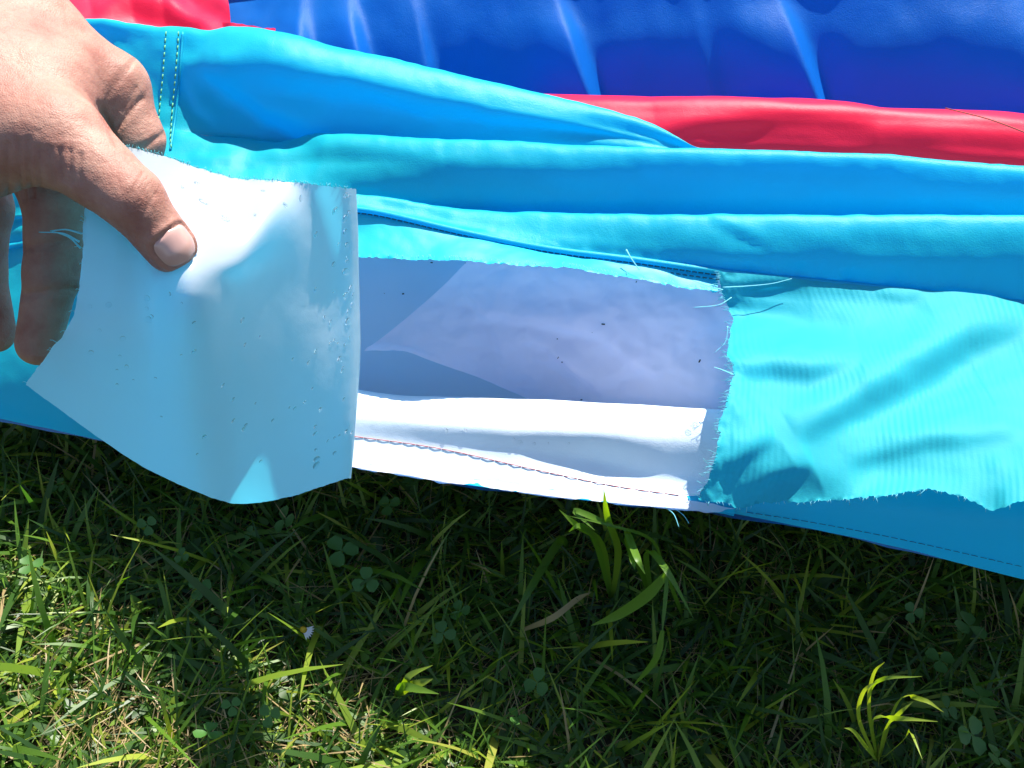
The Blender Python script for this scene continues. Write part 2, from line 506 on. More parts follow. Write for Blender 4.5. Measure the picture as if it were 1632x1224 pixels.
# --- the long cyan wall in three folds (one cloth)
R13 = ((-250, 400, .585), (0, 395, .58), (250, 340, .527), (420, 334, .525), (570, 325, .535), (700, 358, .52), (820, 384, .51),
       (900, 398, .503), (1000, 408, .497), (1145, 430, .488), (1400, 455, .472), (1632, 480, .455), (1900, 505, .44))
cy_rails = [
    Hd((-250, .80, .2), (300, .72, .24), (1110, .63, .2), (1900, .6, .18)),
    V((-250, 15, .74), (0, 24, .71), (145, 28, .69), (250, 44, .672), (420, 48, .658), (600, 88, .646), (750, 123, .634), (900, 158, .621), (1050, 203, .598), (1110, 240, .585), (1300, 256, .578), (1632, 290, .55), (1900, 315, .54), sm=1.0),
    V((-250, 60, .72), (0, 65, .69), (145, 75, .67), (250, 88, .650), (310, 90, .636), (420, 90, .622), (600, 130, .612), (750, 162, .604), (900, 190, .598), (1050, 221, .588), (1110, 248, .58), (1300, 262, .573), (1632, 295, .545), (1900, 320, .535)),
    V((-250, 120, .70), (0, 130, .665), (145, 140, .645), (250, 145, .626), (320, 148, .619), (420, 150, .618), (600, 175, .609), (750, 195, .602), (900, 208, .596), (1050, 228, .584), (1110, 252, .577), (1300, 266, .571), (1632, 300, .543), (1900, 325, .533)),
    V((-250, 190, .68), (0, 200, .642), (145, 195, .625), (250, 190, .606), (330, 205, .603), (420, 212, .606), (600, 222, .60), (820, 226, .594), (1050, 240, .578), (1110, 256, .574), (1300, 272, .568), (1632, 305, .541), (1900, 330, .531)),
    V((-250, 205, .67), (0, 215, .635), (145, 210, .617), (250, 206, .598), (330, 210, .600), (420, 216, .602), (520, 228, .601), (600, 242, .598), (820, 252, .592), (1145, 278, .572), (1632, 310, .54), (1900, 335, .53)),
    V((-250, 230, .66), (0, 235, .625), (145, 225, .61), (250, 222, .590), (330, 218, .594), (420, 217, .597), (570, 218, .588), (820, 222, .575), (1145, 238, .553), (1400, 246, .538), (1632, 268, .523), (1900, 290, .515)),
    V((-250, 280, .63), (0, 280, .61), (250, 255, .572), (420, 252, .572), (570, 258, .566), (820, 265, .555), (1145, 275, .538), (1400, 285, .525), (1632, 305, .51), (1900, 325, .50)),
    V((-250, 340, .61), (0, 340, .595), (250, 300, .548), (420, 296, .55), (570, 300, .556), (700, 325, .55), (820, 330, .546), (1145, 338, .53), (1632, 342, .505), (1900, 345, .495)),
    V((-250, 350, .605), (0, 350, .592), (250, 310, .543), (420, 306, .545), (570, 308, .552), (700, 345, .548), (820, 352, .545), (1145, 362, .529), (1632, 368, .504), (1900, 370, .494)),
    V((-250, 360, .60), (0, 355, .595), (250, 318, .54), (420, 314, .535), (570, 303, .548), (700, 333, .54), (820, 338, .535), (1145, 343, .515), (1632, 345, .49), (1900, 348, .48)),
    V((-250, 380, .59), (0, 375, .585), (250, 330, .53), (420, 325, .527), (570, 318, .54), (700, 350, .528), (820, 372, .517), (1145, 395, .495), (1632, 412, .468), (1900, 420, .458)),
    V(*R13)]
def cy_disp(G, px, py):
    d = 0.0022 * gnoise(G, (5, 22, 22), 3)
    left = sstep(px, 620, 300)
    d += 0.003 * left * gnoise(G, 26, 3)
    d += step_line(px, py, [(300, 100), (360, 140), (420, 185), (520, 218)], .007, 16)
    d += step_line(px, py, [(285, 120), (310, 170), (345, 200)], .003, 9)
    d += step_line(px, py, [(350, 262), (420, 245), (520, 240), (700, 250)], .003, 10)
    d += step_line(px, py, [(560, 300), (640, 322), (720, 336)], .002, 8)
    d += 0.0005 * gnoise(G, (70, 70, 70), 3)
    rc = random.Random(5)
    for _ in range(26):
        x0 = rc.uniform(300, 1620); y0 = 60 + rc.random() * 380; l = rc.uniform(40, 130); an = rc.uniform(-.35, .55)
        d += step_line(px, py, [(x0, y0), (x0 + l * .5, y0 + l * .5 * an + rc.uniform(-5, 5)), (x0 + l, y0 + l * an)], rc.uniform(-.0011, .0011), rc.uniform(4, 9))
    # puckers along the lower seam
    r_ = np.linspace(0, 1, G.shape[0])[:, None]
    d += sstep(r_, .93, 1.0) * 0.0011 * gnoise(G, (130, 15, 15), 2)
    return d
cy_G = loft(cy_rails, 420, 7, 2.0, cy_disp)
WALL = part("cyan_wall", cy_G, M_cyan, "long cyan side wall slumped into three horizontal folds")

def stitches(curve, seg, gap, r, bag):
    L = np.concatenate([[0], np.cumsum(np.linalg.norm(np.diff(curve, axis=0), axis=1))])
    s = 0
    while s + seg < L[-1]:
        q = np.array([[np.interp(s + f * seg, L, curve[:, k]) for k in range(3)] for f in (0, .5, 1)])
        q[1] += np.array([0, -.0002, .0004])
        bag.add(*tube(q, r, 4)); s += seg + gap

def on_grid(G, x, y):
    """nearest point of a cloth grid to the place (x, y) of the photograph, visible side"""
    px, py = project(G)
    k = np.argmin((px - x) ** 2 + (py - y) ** 2 + 1e3 * np.linalg.norm(G - CAM, axis=2))
    return np.unravel_index(k, px.shape)

def surf_line(G, pts, n, lift):
    N = grid_normals(G); out = []
    pl = bezier([(x, y, 0) for x, y in pts], n)
    for x, y, _ in pl:
        i, j = on_grid(G, x, y)
        # refine along the ray: keep the pixel place, take the depth of the nearest grid point
        d = (G[i, j] - CAM) @ FWD
        out.append(atD(np.array(x), np.array(y), np.array(d)) + N[i, j] * lift)
    return np.array(out)

# upright double-stitched seam at the left
for dx in (0, 20):
    b = Bag()
    c = surf_line(cy_G, [(266 + dx, 52), (262 + dx, 110), (256 + dx, 170), (253 + dx, 215), (258 + dx * .8, 238)], 40, .0012)
    c = np.array([gsmooth(c[:, k], 2) for k in range(3)]).T
    stitches(c, .0035, .0016, .00045, b)
    bag_part(b, "stitching", M_thread_yellow, WALL, "stuff")
b = Bag()
c = surf_line(cy_G, [(292, 52), (288, 110), (282, 170), (276, 215), (272, 240)], 40, .0008)
c = np.array([gsmooth(c[:, k], 2) for k in range(3)]).T
b.add(*tube(c, .0009, 6)); bag_part(b, "seam_fold", M_cyan, WALL)

# piping and stitches along the lower seam of the wall
sc = sample_rail(V(*R13), 300, 2)
b = Bag(); b.add(*tube(sc + np.array([0, -.0015, -.0005]), .0021, 8)); bag_part(b, "seam_piping", M_cyan, WALL)
b = Bag(); stitches(sc[60:] + np.array([0, -.0030, -.0026]), .0030, .0012, .0006, b); bag_part(b, "stitching", M_thread_dark, WALL, "stuff")
b = Bag(); stitches(sc[160:] + np.array([0, -.0052, -.0045]), .0028, .0016, .0005, b); bag_part(b, "stitching", M_thread_dark, WALL, "stuff")

# --- strip of torn panel left under the seam
def ragged(n, amp, s=1.0):
    r = rng.normal(size=n); return gsmooth(r, s) * amp + rng.normal(size=n) * amp * 0.25
st_G = loft([V(*[p for p in R13 if p[0] >= 420 and p[0] <= 1145], sm=1),
             V((420, 368, .515), (570, 362, .52), (720, 385, .503), (900, 408, .491), (1010, 424, .487), (1145, 445, .482)),
             V((420, 402, .505), (570, 403, .50), (720, 408, .488), (900, 419, .480), (1010, 437, .478), (1145, 458, .474))], 260, 10, 1,
            lambda G, px, py: 0.0015 * gnoise(G, 30, 3))
st_G[-1] += np.stack([np.zeros(260), ragged(260, .0006), ragged(260, .0008)], 1)
part("torn_strip", st_G + np.array([0, -.001, -.003]), M_cyan_strip, "narrow torn strip of cyan cloth hanging under the seam")

# --- inside of the torn opening
lin1 = loft([V((280, 375, .56), (540, 385, .545), (1400, 405, .512)), V((280, 445, .542), (540, 450, .528), (1400, 475, .492)),
             V((280, 535, .518), (540, 540, .508), (1400, 565, .472)),
             V((280, 640, .496), (540, 640, .488), (1400, 640, .452)), Hd((280, .48, .08), (540, .47, .08), (1400, .44, .09))], 150, 14, 1,
            lambda G, px, py: .004 * gnoise(G, 13, 3) - .004)
part("inner_lining", lin1, M_lining_shade, "white inner layer tinted blue for shade, behind the lavender-tinted lining sheet")
def lin_disp(G, px, py):
    d = 0.0034 * gnoise(G, 24, 4) + 0.0011 * gnoise(G, (60, 90, 90), 3)
    d += step_line(px, py, [(700, 520), (800, 505), (950, 540), (1060, 620)], .0030, 7)
    d += step_line(px, py, [(740, 470), (780, 520), (800, 580)], .0022, 5)
    d += step_line(px, py, [(820, 540), (870, 560), (960, 630)], .0032, 5)
    d += step_line(px, py, [(840, 560), (900, 600), (930, 625)], .0016, 4)
    d += step_line(px, py, [(730, 440), (745, 480), (775, 510)], .0014, 4)
    d += step_line(px, py, [(1000, 440), (1012, 520), (1000, 600)], .0018, 9)
    return d
lin2 = loft([V((765, 395, .518), (900, 398, .512), (1230, 412, .494)),
             V((712, 450, .505), (900, 460, .495), (1230, 480, .472)),
             V((650, 505, .490), (900, 520, .478), (1230, 550, .458)),
             V((600, 545, .478), (700, 552, .474), (900, 590, .463), (1230, 610, .445)),
             V((580, 560, .470), (650, 562, .468), (760, 601, .460), (850, 640, .452), (1000, 668, .442), (1230, 690, .428), sm=.6),
             ], 150, 14, .6, lin_disp)
LIN = part("inner_lining", lin2, M_lining, "white inner lining sheet, tinted lavender for bounced light, seen through the torn opening")
# soil flecks lying on the lining
b = Bag()
for x, y in ((686, 418), (732, 410), (788, 417), (960, 517), (943, 529), (890, 540), (895, 575), (888, 570), (926, 638), (1060, 650), (1115, 575), (610, 470), (645, 470), (700, 485), (1015, 447)):
    G_ = lin2 if x > 720 else lin1
    i, j = on_grid(G_, x, y); n = grid_normals(G_)[i, j]
    p = G_[i, j] + n * .0006; q = np.array([rng.normal(), rng.normal(), rng.normal()]) * .0005
    b.add(*tube([p - q, p, p + q * 1.1], (.0002 + .0003 * rng.random()), 5))
bag_part(b, "soil_flecks", M_fleck, LIN, "stuff")

def j_disp(G, px, py): return 0.0008 * gnoise(G, 18, 2)
j_G = loft([Hd((300, .50, .10), (540, .475, .11), (1170, .425, .15), (1300, .41, .15)),
            V((300, 596, .474), (540, 616, .452), (640, 630, .445), (820, 636, .425), (1000, 644, .41), (1170, 656, .394), (1300, 670, .382)),
            V((300, 632, .452), (540, 655, .430), (820, 680, .40), (1170, 702, .372), (1300, 715, .362)),
            V((300, 675, .436), (540, 700, .414), (820, 722, .388), (950, 740, .378), (1050, 760, .3635), (1120, 772, .357), (1170, 776, .355), (1300, 790, .347)),
            V((300, 700, .427), (540, 732, .40), (700, 757, .382), (900, 783, .362), (1110, 803, .344), (1170, 810, .340), (1300, 822, .337))], 400, 14, 1, j_disp)
INB = part("inner_bottom", j_G, M_white, "sunlit white inside of the bottom panel in the torn opening")
b = Bag()
c = surf_line(j_G, [(560, 695), (700, 715), (850, 748), (980, 775), (1085, 790)], 60, .0002)
stitches(c, .0090, .0004, .0003, b); bag_part(b, "stitching", M_thread_red, INB, "stuff")
hem = loft([V((540, 731, .3985), (700, 756, .3805), (900, 782, .3605), (1110, 802, .3425), (1170, 809, .3385)),
            V((540, 741, .393), (600, 752, .385), (640, 756, .381), (700, 767, .3735), (800, 780, .364), (900, 793, .3545), (1000, 803, .3455), (1110, 812, .337), (1170, 820, .333)),
            Hd((540, .42, .125), (1170, .37, .16))], 160, 5, .5, lambda G, px, py: .0018 * gnoise(G, 60, 3))
part("hem_edge", hem, M_cyan)

# --- torn cyan panel to the right of the opening
def k_disp(G, px, py):
    d = 0.0018 * gnoise(G, 20, 3)
    d += step_line(px, py, [(1165, 602), (1230, 592), (1290, 600), (1370, 585)], .0045, 11)
    d += step_line(px, py, [(1270, 700), (1350, 655), (1450, 605), (1545, 548), (1640, 520)], .0085, 17)
    d += step_line(px, py, [(1120, 760), (1180, 735), (1240, 700)], .0045, 12)
    d += step_line(px, py, [(1180, 800), (1230, 765), (1300, 745)], .0035, 10)
    d += step_line(px, py, [(1150, 480), (1200, 458), (1290, 450)], .003, 10)
    d += step_line(px, py, [(1350, 745), (1480, 705), (1640, 690)], .003, 13)
    d += step_line(px, py, [(1390, 470), (1440, 482), (1470, 470)], .0012, 9)
    edge = np.exp(-np.clip(px - 1150, 0, 1e9) / 25.0)
    d += edge * .0022 * gnoise(G, 90, 3)
    return d
k_G = loft([V((1145, 433, .4855), (1400, 457, .469), (1632, 482, .452), (1900, 507, .437)),
            V((1152, 470, .473), (1400, 488, .455), (1632, 518, .432), (1900, 540, .415)),
            V((1165, 505, .459), (1400, 530, .432), (1632, 565, .408), (1900, 580, .395)),
            V((1160, 560, .412), (1400, 575, .407), (1632, 605, .387), (1900, 620, .372)),
            V((1169, 600, .391), (1400, 615, .385), (1632, 640, .37), (1900, 650, .355)),
            V((1152, 650, .366), (1400, 680, .355), (1632, 700, .34), (1900, 720, .325)),
            V((1138, 735, .335), (1400, 745, .332), (1632, 762, .313), (1900, 785, .302)),
            V((1116, 797, .318), (1150, 800, .318), (1180, 812, .318), (1215, 803, .318), (1240, 802, .318), (1330, 797, .316), (1400, 790, .313), (1480, 776, .315), (1530, 788, .308), (1560, 800, .303), (1580, 816, .298), (1600, 805, .298), (1632, 800, .298), (1700, 795, .296), (1900, 830, .284), sm=.5)],
           300, 16, .8, k_disp)
nv = k_G.shape[0]
wob = ragged(nv, .0011, 1.5)
for j in range(12):
    k_G[:, j, 0] += wob * (1 - j / 12) ** 2
k_G[-1, :, 1] += ragged(300, .0006); k_G[-1, :, 2] += ragged(300, .0008)
KP = part("torn_panel", k_G, M_cyan_rib, "torn cyan panel with crumpled folds to the right of the opening")

# fringe of pulled fibres along both torn edges
b = Bag()
for k in range(150):
    i = int(rng.integers(0, nv)); p = k_G[i, 0]
    L_ = .002 + .004 * rng.random() ** 2
    v = np.array([-1.0, rng.normal() * .4, rng.normal() * .5]) * L_
    b.add(*tube([p + np.array([.001, 0, 0]), p + v * .5 + np.array([0, 0, .0006]), p + v], .00016, 3))
for k in range(80):
    j = int(rng.integers(0, 300)); p = k_G[-1, j]
    L_ = .001 + .003 * rng.random() ** 2
    v = np.array([rng.normal() * .5, -.5, -1.0]) * L_
    b.add(*tube([p, p + v * .5 + np.array([0, -.0004, 0]), p + v], .00015, 3))
for k in range(140):
    j = int(rng.integers(60, 258)); p = st_G[-1, j]
    v = np.array([rng.normal() * .5, -.5, -1.0]) * (.001 + .002 * rng.random())
    b.add(*tube([p, p + v * .5, p + v], .00014, 3))
bag_part(b, "frayed_fringe", M_thread_cyan, KP, "stuff")
def thread(pts, d0, d1, r=.0004):
    n = len(pts)
    P = [atD(np.array(float(x)), np.array(float(y)), np.array(d0 + (d1 - d0) * i / (n - 1))) for i, (x, y) in enumerate(pts)]
    b = Bag(); b.add(*tube(bezier(P, 16), r, 5, lambda t: 1 - .5 * t)); bag_part(b, "loose_thread", M_thread_cyan, KP)
def dep(G, x, y):
    i, j = on_grid(G, x, y); return (G[i, j] - CAM) @ FWD
d1 = dep(k_G, 1150, 455)
thread([(1152, 462), (1130, 456), (1104, 447)], d1 - .002, d1 - .006)
d1 = dep(k_G, 1165, 480)
thread([(1166, 474), (1145, 486), (1106, 490)], d1 - .003, d1 - .006)
d1 = dep(k_G, 1160, 550)
thread([(1160, 520), (1156, 545), (1139, 562)], d1 - .002, d1 - .004, .0003)
d1 = dep(k_G, 1165, 590)
thread([(1168, 597), (1152, 590), (1138, 585)], d1 - .002, d1 - .004)
d1 = dep(cy_G, 1010, 405)
thread([(998, 398), (1006, 412), (1019, 430)], d1 - .008, d1 - .012, .0006)
d1 = dep(k_G, 1200, 452)
thread([(1152, 458), (1190, 456), (1230, 452), (1262, 444)], d1 - .004, d1 - .006, .0004)
d1 = dep(hem, 1060, 806)
thread([(1060, 808), (1074, 820), (1082, 840)], d1, d1 - .004, .0004)
thread([(1078, 812), (1090, 822), (1098, 834)], d1, d1 - .004, .0003)

# --- lower skirt under the torn panel, and at the far left; base
l_G = loft([V((1085, 776, .366), (1300, 768, .342), (1632, 776, .324), (1900, 800, .305)),
            V((1095, 790, .350), (1300, 800, .333), (1632, 838, .305), (1900, 880, .285)),
            V((1106, 807, .3415), (1300, 843, .326), (1450, 876, .31), (1632, 923, .292), (1900, 985, .27))], 160, 14, 1,
           lambda G, px, py: .0012 * gnoise(G, 16, 3))
SK = part("lower_skirt", l_G, M_cyan, "shaded lower skirt hanging above the grass on the right")
b = Bag(); c = sample_rail(V((1180, 812, .3315), (1300, 832, .3255), (1450, 864, .3095), (1632, 903, .2935), (1800, 945, .277)), 80, 1)
stitches(surf_line(l_G, [(1190, 816), (1300, 833), (1450, 862), (1640, 905)], 70, .0004), .004, .0015, .00024, b)
bag_part(b, "stitching", M_thread_dark, SK, "stuff")
m_G = loft([V((-250, 395, .587), (0, 390, .582), (250, 338, .53), (330, 335, .527)),
            V((-250, 470, .56), (0, 460, .55), (250, 450, .505), (330, 450, .50)),
            V((-250, 560, .52), (0, 555, .512), (250, 575, .468), (330, 582, .460)),
            V((-250, 612, .497), (0, 628, .487), (250, 700, .435), (330, 722, .422)),
            V((-250, 640, .487), (0, 668, .478), (250, 720, .428), (330, 742, .413))], 120, 14, 1,
           lambda G, px, py: .002 * gnoise(G, 20, 3))
part("cyan_wall", m_G, M_cyan, "cyan wall glimpsed between the fingers, far left")
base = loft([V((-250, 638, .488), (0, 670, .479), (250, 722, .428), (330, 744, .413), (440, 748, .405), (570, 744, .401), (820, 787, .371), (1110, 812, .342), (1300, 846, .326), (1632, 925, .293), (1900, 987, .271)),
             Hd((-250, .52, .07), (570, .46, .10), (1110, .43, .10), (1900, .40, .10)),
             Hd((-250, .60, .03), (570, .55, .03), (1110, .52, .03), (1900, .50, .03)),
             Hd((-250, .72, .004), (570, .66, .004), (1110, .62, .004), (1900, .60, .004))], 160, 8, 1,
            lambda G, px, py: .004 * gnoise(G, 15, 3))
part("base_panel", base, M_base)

# --- the torn flap, pulled out and folded back to show its white inside
# columns run along the cloth, each from top to bottom: (px, py, Y)
cols = [
    [(250, 330, .532), (250, 400, .512), (250, 480, .487), (250, 560, .463), (250, 640, .445), (250, 715, .427)],
    [(420, 322, .49), (430, 400, .475), (430, 480, .455), (430, 560, .438), (430, 650, .42), (430, 740, .402)],
    [(540, 306, .43), (548, 400, .418), (548, 490, .403), (548, 580, .39), (545, 670, .375), (535, 745, .363)],
    [(566, 302, .405), (570, 395, .395), (572, 490, .383), (573, 580, .368), (566, 670, .352), (559, 760, .338)],
    [(560, 301, .396), (564, 395, .386), (566, 490, .373), (565, 580, .358), (558, 670, .342), (548, 764, .328)],
    [(520, 296, .384), (520, 390, .376), (520, 490, .362), (520, 590, .346), (515, 690, .330), (505, 778, .317)],
    [(450, 289, .378), (450, 345, .357), (450, 440, .347), (450, 560, .333), (450, 690, .317), (450, 794, .304)],
    [(380, 284, .378), (378, 400, .326), (378, 460, .320), (378, 570, .310), (380, 690, .301), (380, 803, .291)],
    [(310, 266, .376), (308, 380, .322), (306, 462, .297), (305, 560, .290), (307, 680, .283), (315, 784, .278)],
    [(250, 246, .367), (240, 370, .322), (238, 460, .302), (235, 560, .289), (225, 660, .281), (225, 742, .277)],
    [(210, 236, .360), (185, 340, .325), (180, 430, .305), (165, 530, .289), (140, 620, .280), (130, 678, .276)],
    [(186, 231, .355), (138, 325, .325), (131, 410, .307), (118, 500, .291), (78, 562, .281), (40, 612, .277)]]
colA = np.array([[atY(np.array(float(x)), np.array(float(y)), np.array(Y)) for x, y, Y in c] for c in cols])   # (12, 6, 3)
fl = catmull(colA, 18)                      # along the cloth
fl = np.transpose(catmull(np.transpose(fl, (1, 0, 2)), 18), (0, 1, 2))   # now (91 rows down, 199 along)
def flap_disp(G):
    px, py = project(G)
    return 0.0004 * gnoise(G, 22, 3)
N_ = grid_normals(fl)
fl = fl + N_ * flap_disp(fl)[..., None]
nvf, nuf = fl.shape[:2]
fl[:, -1] += np.stack([ragged(nvf, .0003), np.zeros(nvf), ragged(nvf, .0003)], 1)
fl[-1] += np.stack([np.zeros(nuf), np.zeros(nuf), ragged(nuf, .0004)], 1)
fl[0, 60:] += np.stack([np.zeros(nuf - 60), np.zeros(nuf - 60), ragged(nuf - 60, .0004)], 1)
FLN = np.cross(np.gradient(fl, axis=1), np.gradient(fl, axis=0)); FLN /= np.linalg.norm(FLN, axis=2, keepdims=True)
du = np.linalg.norm(np.diff(fl, axis=1), axis=2); dv = np.linalg.norm(np.diff(fl, axis=0), axis=2)
uv = np.stack(np.meshgrid(np.concatenate([[0], np.cumsum(du.mean(0))]), np.concatenate([[0], np.cumsum(dv.mean(1))])), -1).reshape(-1, 2)
# near half of the cloth must show its inside: orientation from the attached end (outer side to the lens)
att = np.sum(FLN[:, 5] * (CAM - fl[:, 5]), axis=1).mean()
FLAP = link_mesh("torn_flap", (fl - OFF).reshape(-1, 3), grid_faces(nvf, nuf, flip=(att > 0)), M_flap, INF, uv=uv)
FLAP["label"] = "torn flap folded back to show its wet white underside, held by the hand"
# inside normal on the folded part looks at the lens
FS = FLN * np.sign(np.sum(FLN[:, 150] * (CAM - fl[:, 150]), axis=1).mean())
b = Bag()
for k in range(12):
    i = int(rng.integers(0, nvf)); p = fl[i, -1]
    v = np.array([-1.0, rng.normal() * .4, rng.normal() * .4 + .3]) * (.001 + .003 * rng.random() ** 3)
    b.add(*tube([p, p + v * .5 + np.array([0, 0, .0006]), p + v], .00015, 3))
for k in range(120):
    j = int(rng.integers(75, nuf)); p = fl[0, j]
    v = np.array([rng.normal() * .5, 0, 1.0]) * (.0006 + .0014 * rng.random())
    b.add(*tube([p, p + v], .00014, 3))
bag_part(b, "frayed_fringe", M_thread_cyan, FLAP, "stuff")
for pts in ([(126, 385), (100, 372), (62, 370)], [(128, 395), (110, 378), (82, 368)], [(130, 372), (105, 366), (80, 368)]):
    P = [atY(np.array(float(x)), np.array(float(y)), np.array(.313 + .004 * i)) for i, (x, y) in enumerate(pts)]
    b = Bag(); b.add(*tube(bezier(P, 14), .0005, 5, lambda t: 1 - .6 * t)); bag_part(b, "loose_thread", M_thread_cyan, FLAP)

# ------------------------------------------------------------------ water droplets
def droplet_mesh():
    v = []; f = []; R, Sg = 4, 10
    for i in range(R):
        t = i / R * math.pi / 2
        for k in range(Sg):
            an = 2 * math.pi * k / Sg
            v.append((math.cos(t) * math.cos(an), math.cos(t) * math.sin(an), math.sin(t) * 0.28))
    v.append((0, 0, .28)); top = len(v) - 1
    for k in range(Sg): v.append((.97 * math.cos(2 * math.pi * k / Sg), .97 * math.sin(2 * math.pi * k / Sg), -.03))
    for i in range(R - 1):
        for k in range(Sg):
            f.append((i * Sg + k, i * Sg + (k + 1) % Sg, (i + 1) * Sg + (k + 1) % Sg, (i + 1) * Sg + k))
    for k in range(Sg): f.append(((R - 1) * Sg + k, (R - 1) * Sg + (k + 1) % Sg, top))
    f.append(tuple(range(top + 1, top + 1 + Sg))[::-1])
    for k in range(Sg): f.append((top + 1 + k, top + 1 + (k + 1) % Sg, (k + 1) % Sg, k))
    return v, f
dv_, df_ = droplet_mesh()
proto = bpy.data.meshes.new("water_droplet"); proto.from_pydata(dv_, [], df_)
proto.polygons.foreach_set("use_smooth", [True] * len(proto.polygons)); proto.materials.append(M_water)
near_px, near_py = project(fl)
near_ok = np.zeros((nvf, nuf), bool); near_ok[2:-2, 62:-3] = True
def droplet(x, y, r, ar, label, group, G=None, NN=None, ok=None):
    G = fl if G is None else G; NN = FS if NN is None else NN
    px, py = project(G)
    c = (px - x) ** 2 + (py - y) ** 2
    if ok is not None: c = np.where(ok, c, 1e12)
    i, j = np.unravel_index(np.argmin(c), c.shape)
    n = Vector(NN[i, j]); o = bpy.data.objects.new("water_droplet", proto); COL.objects.link(o)
    o.location = Vector(G[i, j]) + n * .0001
    q = n.to_track_quat('Z', 'Y'); o.rotation_mode = 'QUATERNION'
    from mathutils import Quaternion
    o.rotation_quaternion = q @ Quaternion((0, 0, 1), random.uniform(0, 6.28))
    o.scale = (r, r * ar, r * 0.9)
    tag(o, label, "droplet", group)
    return o
big = [(326, 322, .0026), (361, 346, .0026), (313, 291, .0017), (290, 300, .0014), (418, 305, .0014), (478, 316, .0018), (456, 326, .0017), (405, 345, .0012)]
for x, y, r in big:
    droplet(x, y, r, random.uniform(.5, .8), "clear water droplet on the sunlit white top of the raised flap", "droplets on the sunlit top of the flap", ok=near_ok)
for k in range(46):
    y = random.uniform(310, 760); w = 14 + 24 * abs(random.gauss(0, .6)) + (35 * max(0, (y - 560) / 200))
    x = 566 - min(60, abs(random.gauss(0, 1)) * w) - 3
    droplet(x, y, random.uniform(.0008, .0021), random.uniform(.55, 1.3), "tiny water droplet clustered along the right folded edge of the raised flap", "droplets along the flap's folded edge", ok=near_ok)
for k in range(46):
    x = random.uniform(140, 510); y = random.uniform(470, 740)
    if y > 620 + (x - 60) * .45: continue
    droplet(x, y, random.uniform(.0006, .0016), random.uniform(.7, 1.2), "tiny water droplet scattered over the shaded blue-white face of the raised flap", "droplets on the flap's shaded face", ok=near_ok)
JN = grid_normals(j_G)
for x, y, r in ((712, 686, .0020), (742, 684, .0018), (828, 705, .0016), (820, 700, .0015), (850, 708, .0012), (905, 708, .0010), (945, 700, .0011), (1108, 678, .0026), (1096, 690, .0022), (875, 706, .0009), (985, 704, .001)):
    droplet(x, y, r, random.uniform(.5, 1), "water droplet on the white strip at the bottom of the torn opening", "droplets on the white bottom strip", j_G, JN)

# ------------------------------------------------------------------ the hand
def J(x, y, d): return atD(np.array(float(x)), np.array(float(y)), np.array(float(d)))
wrist = J(-330, 150, .45); elbow = np.array([-.62, .10, .40])
cmc = J(-60, 195, .425); tmcp = J(92, 222, .412); tip_ip = J(208, 315, .408); ttip = J(270, 393, .4185)
imcp = J(38, 62, .452); ipip = J(180, 138, .459); idip = J(216, 222, .464); itip = J(215, 300, .468)
mmcp = J(0, 125, .472); mpip = J(90, 320, .480); mdip = J(84, 435, .490); mtip = J(60, 548, .500)
rmcp = J(-85, 150, .490); rpip = J(-30, 330, .500); rdip = J(-34, 430, .508); rtip = J(-8, 530, .516)
pmcp = J(-190, 170, .505); ppip = J(-140, 330, .518); pdip = J(-120, 420, .525); ptip = J(-105, 490, .532)
palm = [(elbow, .043, wrist, .030), (wrist, .030, cmc, .027), (wrist, .029, imcp, .021), (wrist, .028, mmcp, .021), (wrist, .027, rmcp, .020),
        (wrist, .025, pmcp, .018), (cmc, .027, imcp, .021), (imcp, .0205, mmcp, .020), (mmcp, .020, rmcp, .019), (rmcp, .019, pmcp, .017), (cmc, .026, mmcp, .020),
        (J(-40, 120, .430), .030, J(88, 118, .440), .0185), (cmc, .027, J(70, 165, .428), .021)]
fingers = [
    [(cmc, .027, tmcp, .0195), (tmcp, .0185, tip_ip, .0128), (tip_ip, .0124, ttip, .0106)],
    [(imcp, .0205, ipip, .0160), (ipip, .0152, idip, .0126), (idip, .0122, itip, .0100)],
    [(mmcp, .020, mpip, .0150), (mpip, .0148, mdip, .0130), (mdip, .0128, mtip, .0105)],
    [(rmcp, .019, rpip, .0145), (rpip, .0142, rdip, .0125), (rdip, .0122, rtip, .0102)],
    [(pmcp, .017, ppip, .0125), (ppip, .0122, pdip, .0105), (pdip, .0102, ptip, .0085)]]
def cone_d(P, a, ra, b, rb):
    ab = b - a; t = np.clip(((P - a) @ ab) / (ab @ ab), 0, 1)
    return np.linalg.norm(P - a - t[:, None] * ab, axis=1) - (ra + (rb - ra) * t)
def smin(a, b, k):
    h = np.clip(.5 + .5 * (b - a) / k, 0, 1); return b + (a - b) * h - k * h * (1 - h)
def sdf(P):
    pal = None
    for c in palm:
        d = cone_d(P, *c); pal = d if pal is None else smin(pal, d, .012)
    acc = pal
    for n, fg in enumerate(fingers):
        fd = None
        for c in fg:
            d = cone_d(P, *c); fd = d if fd is None else smin(fd, d, .004)
        acc = smin(acc, smin(fd, pal, .011), .0016)
    return acc
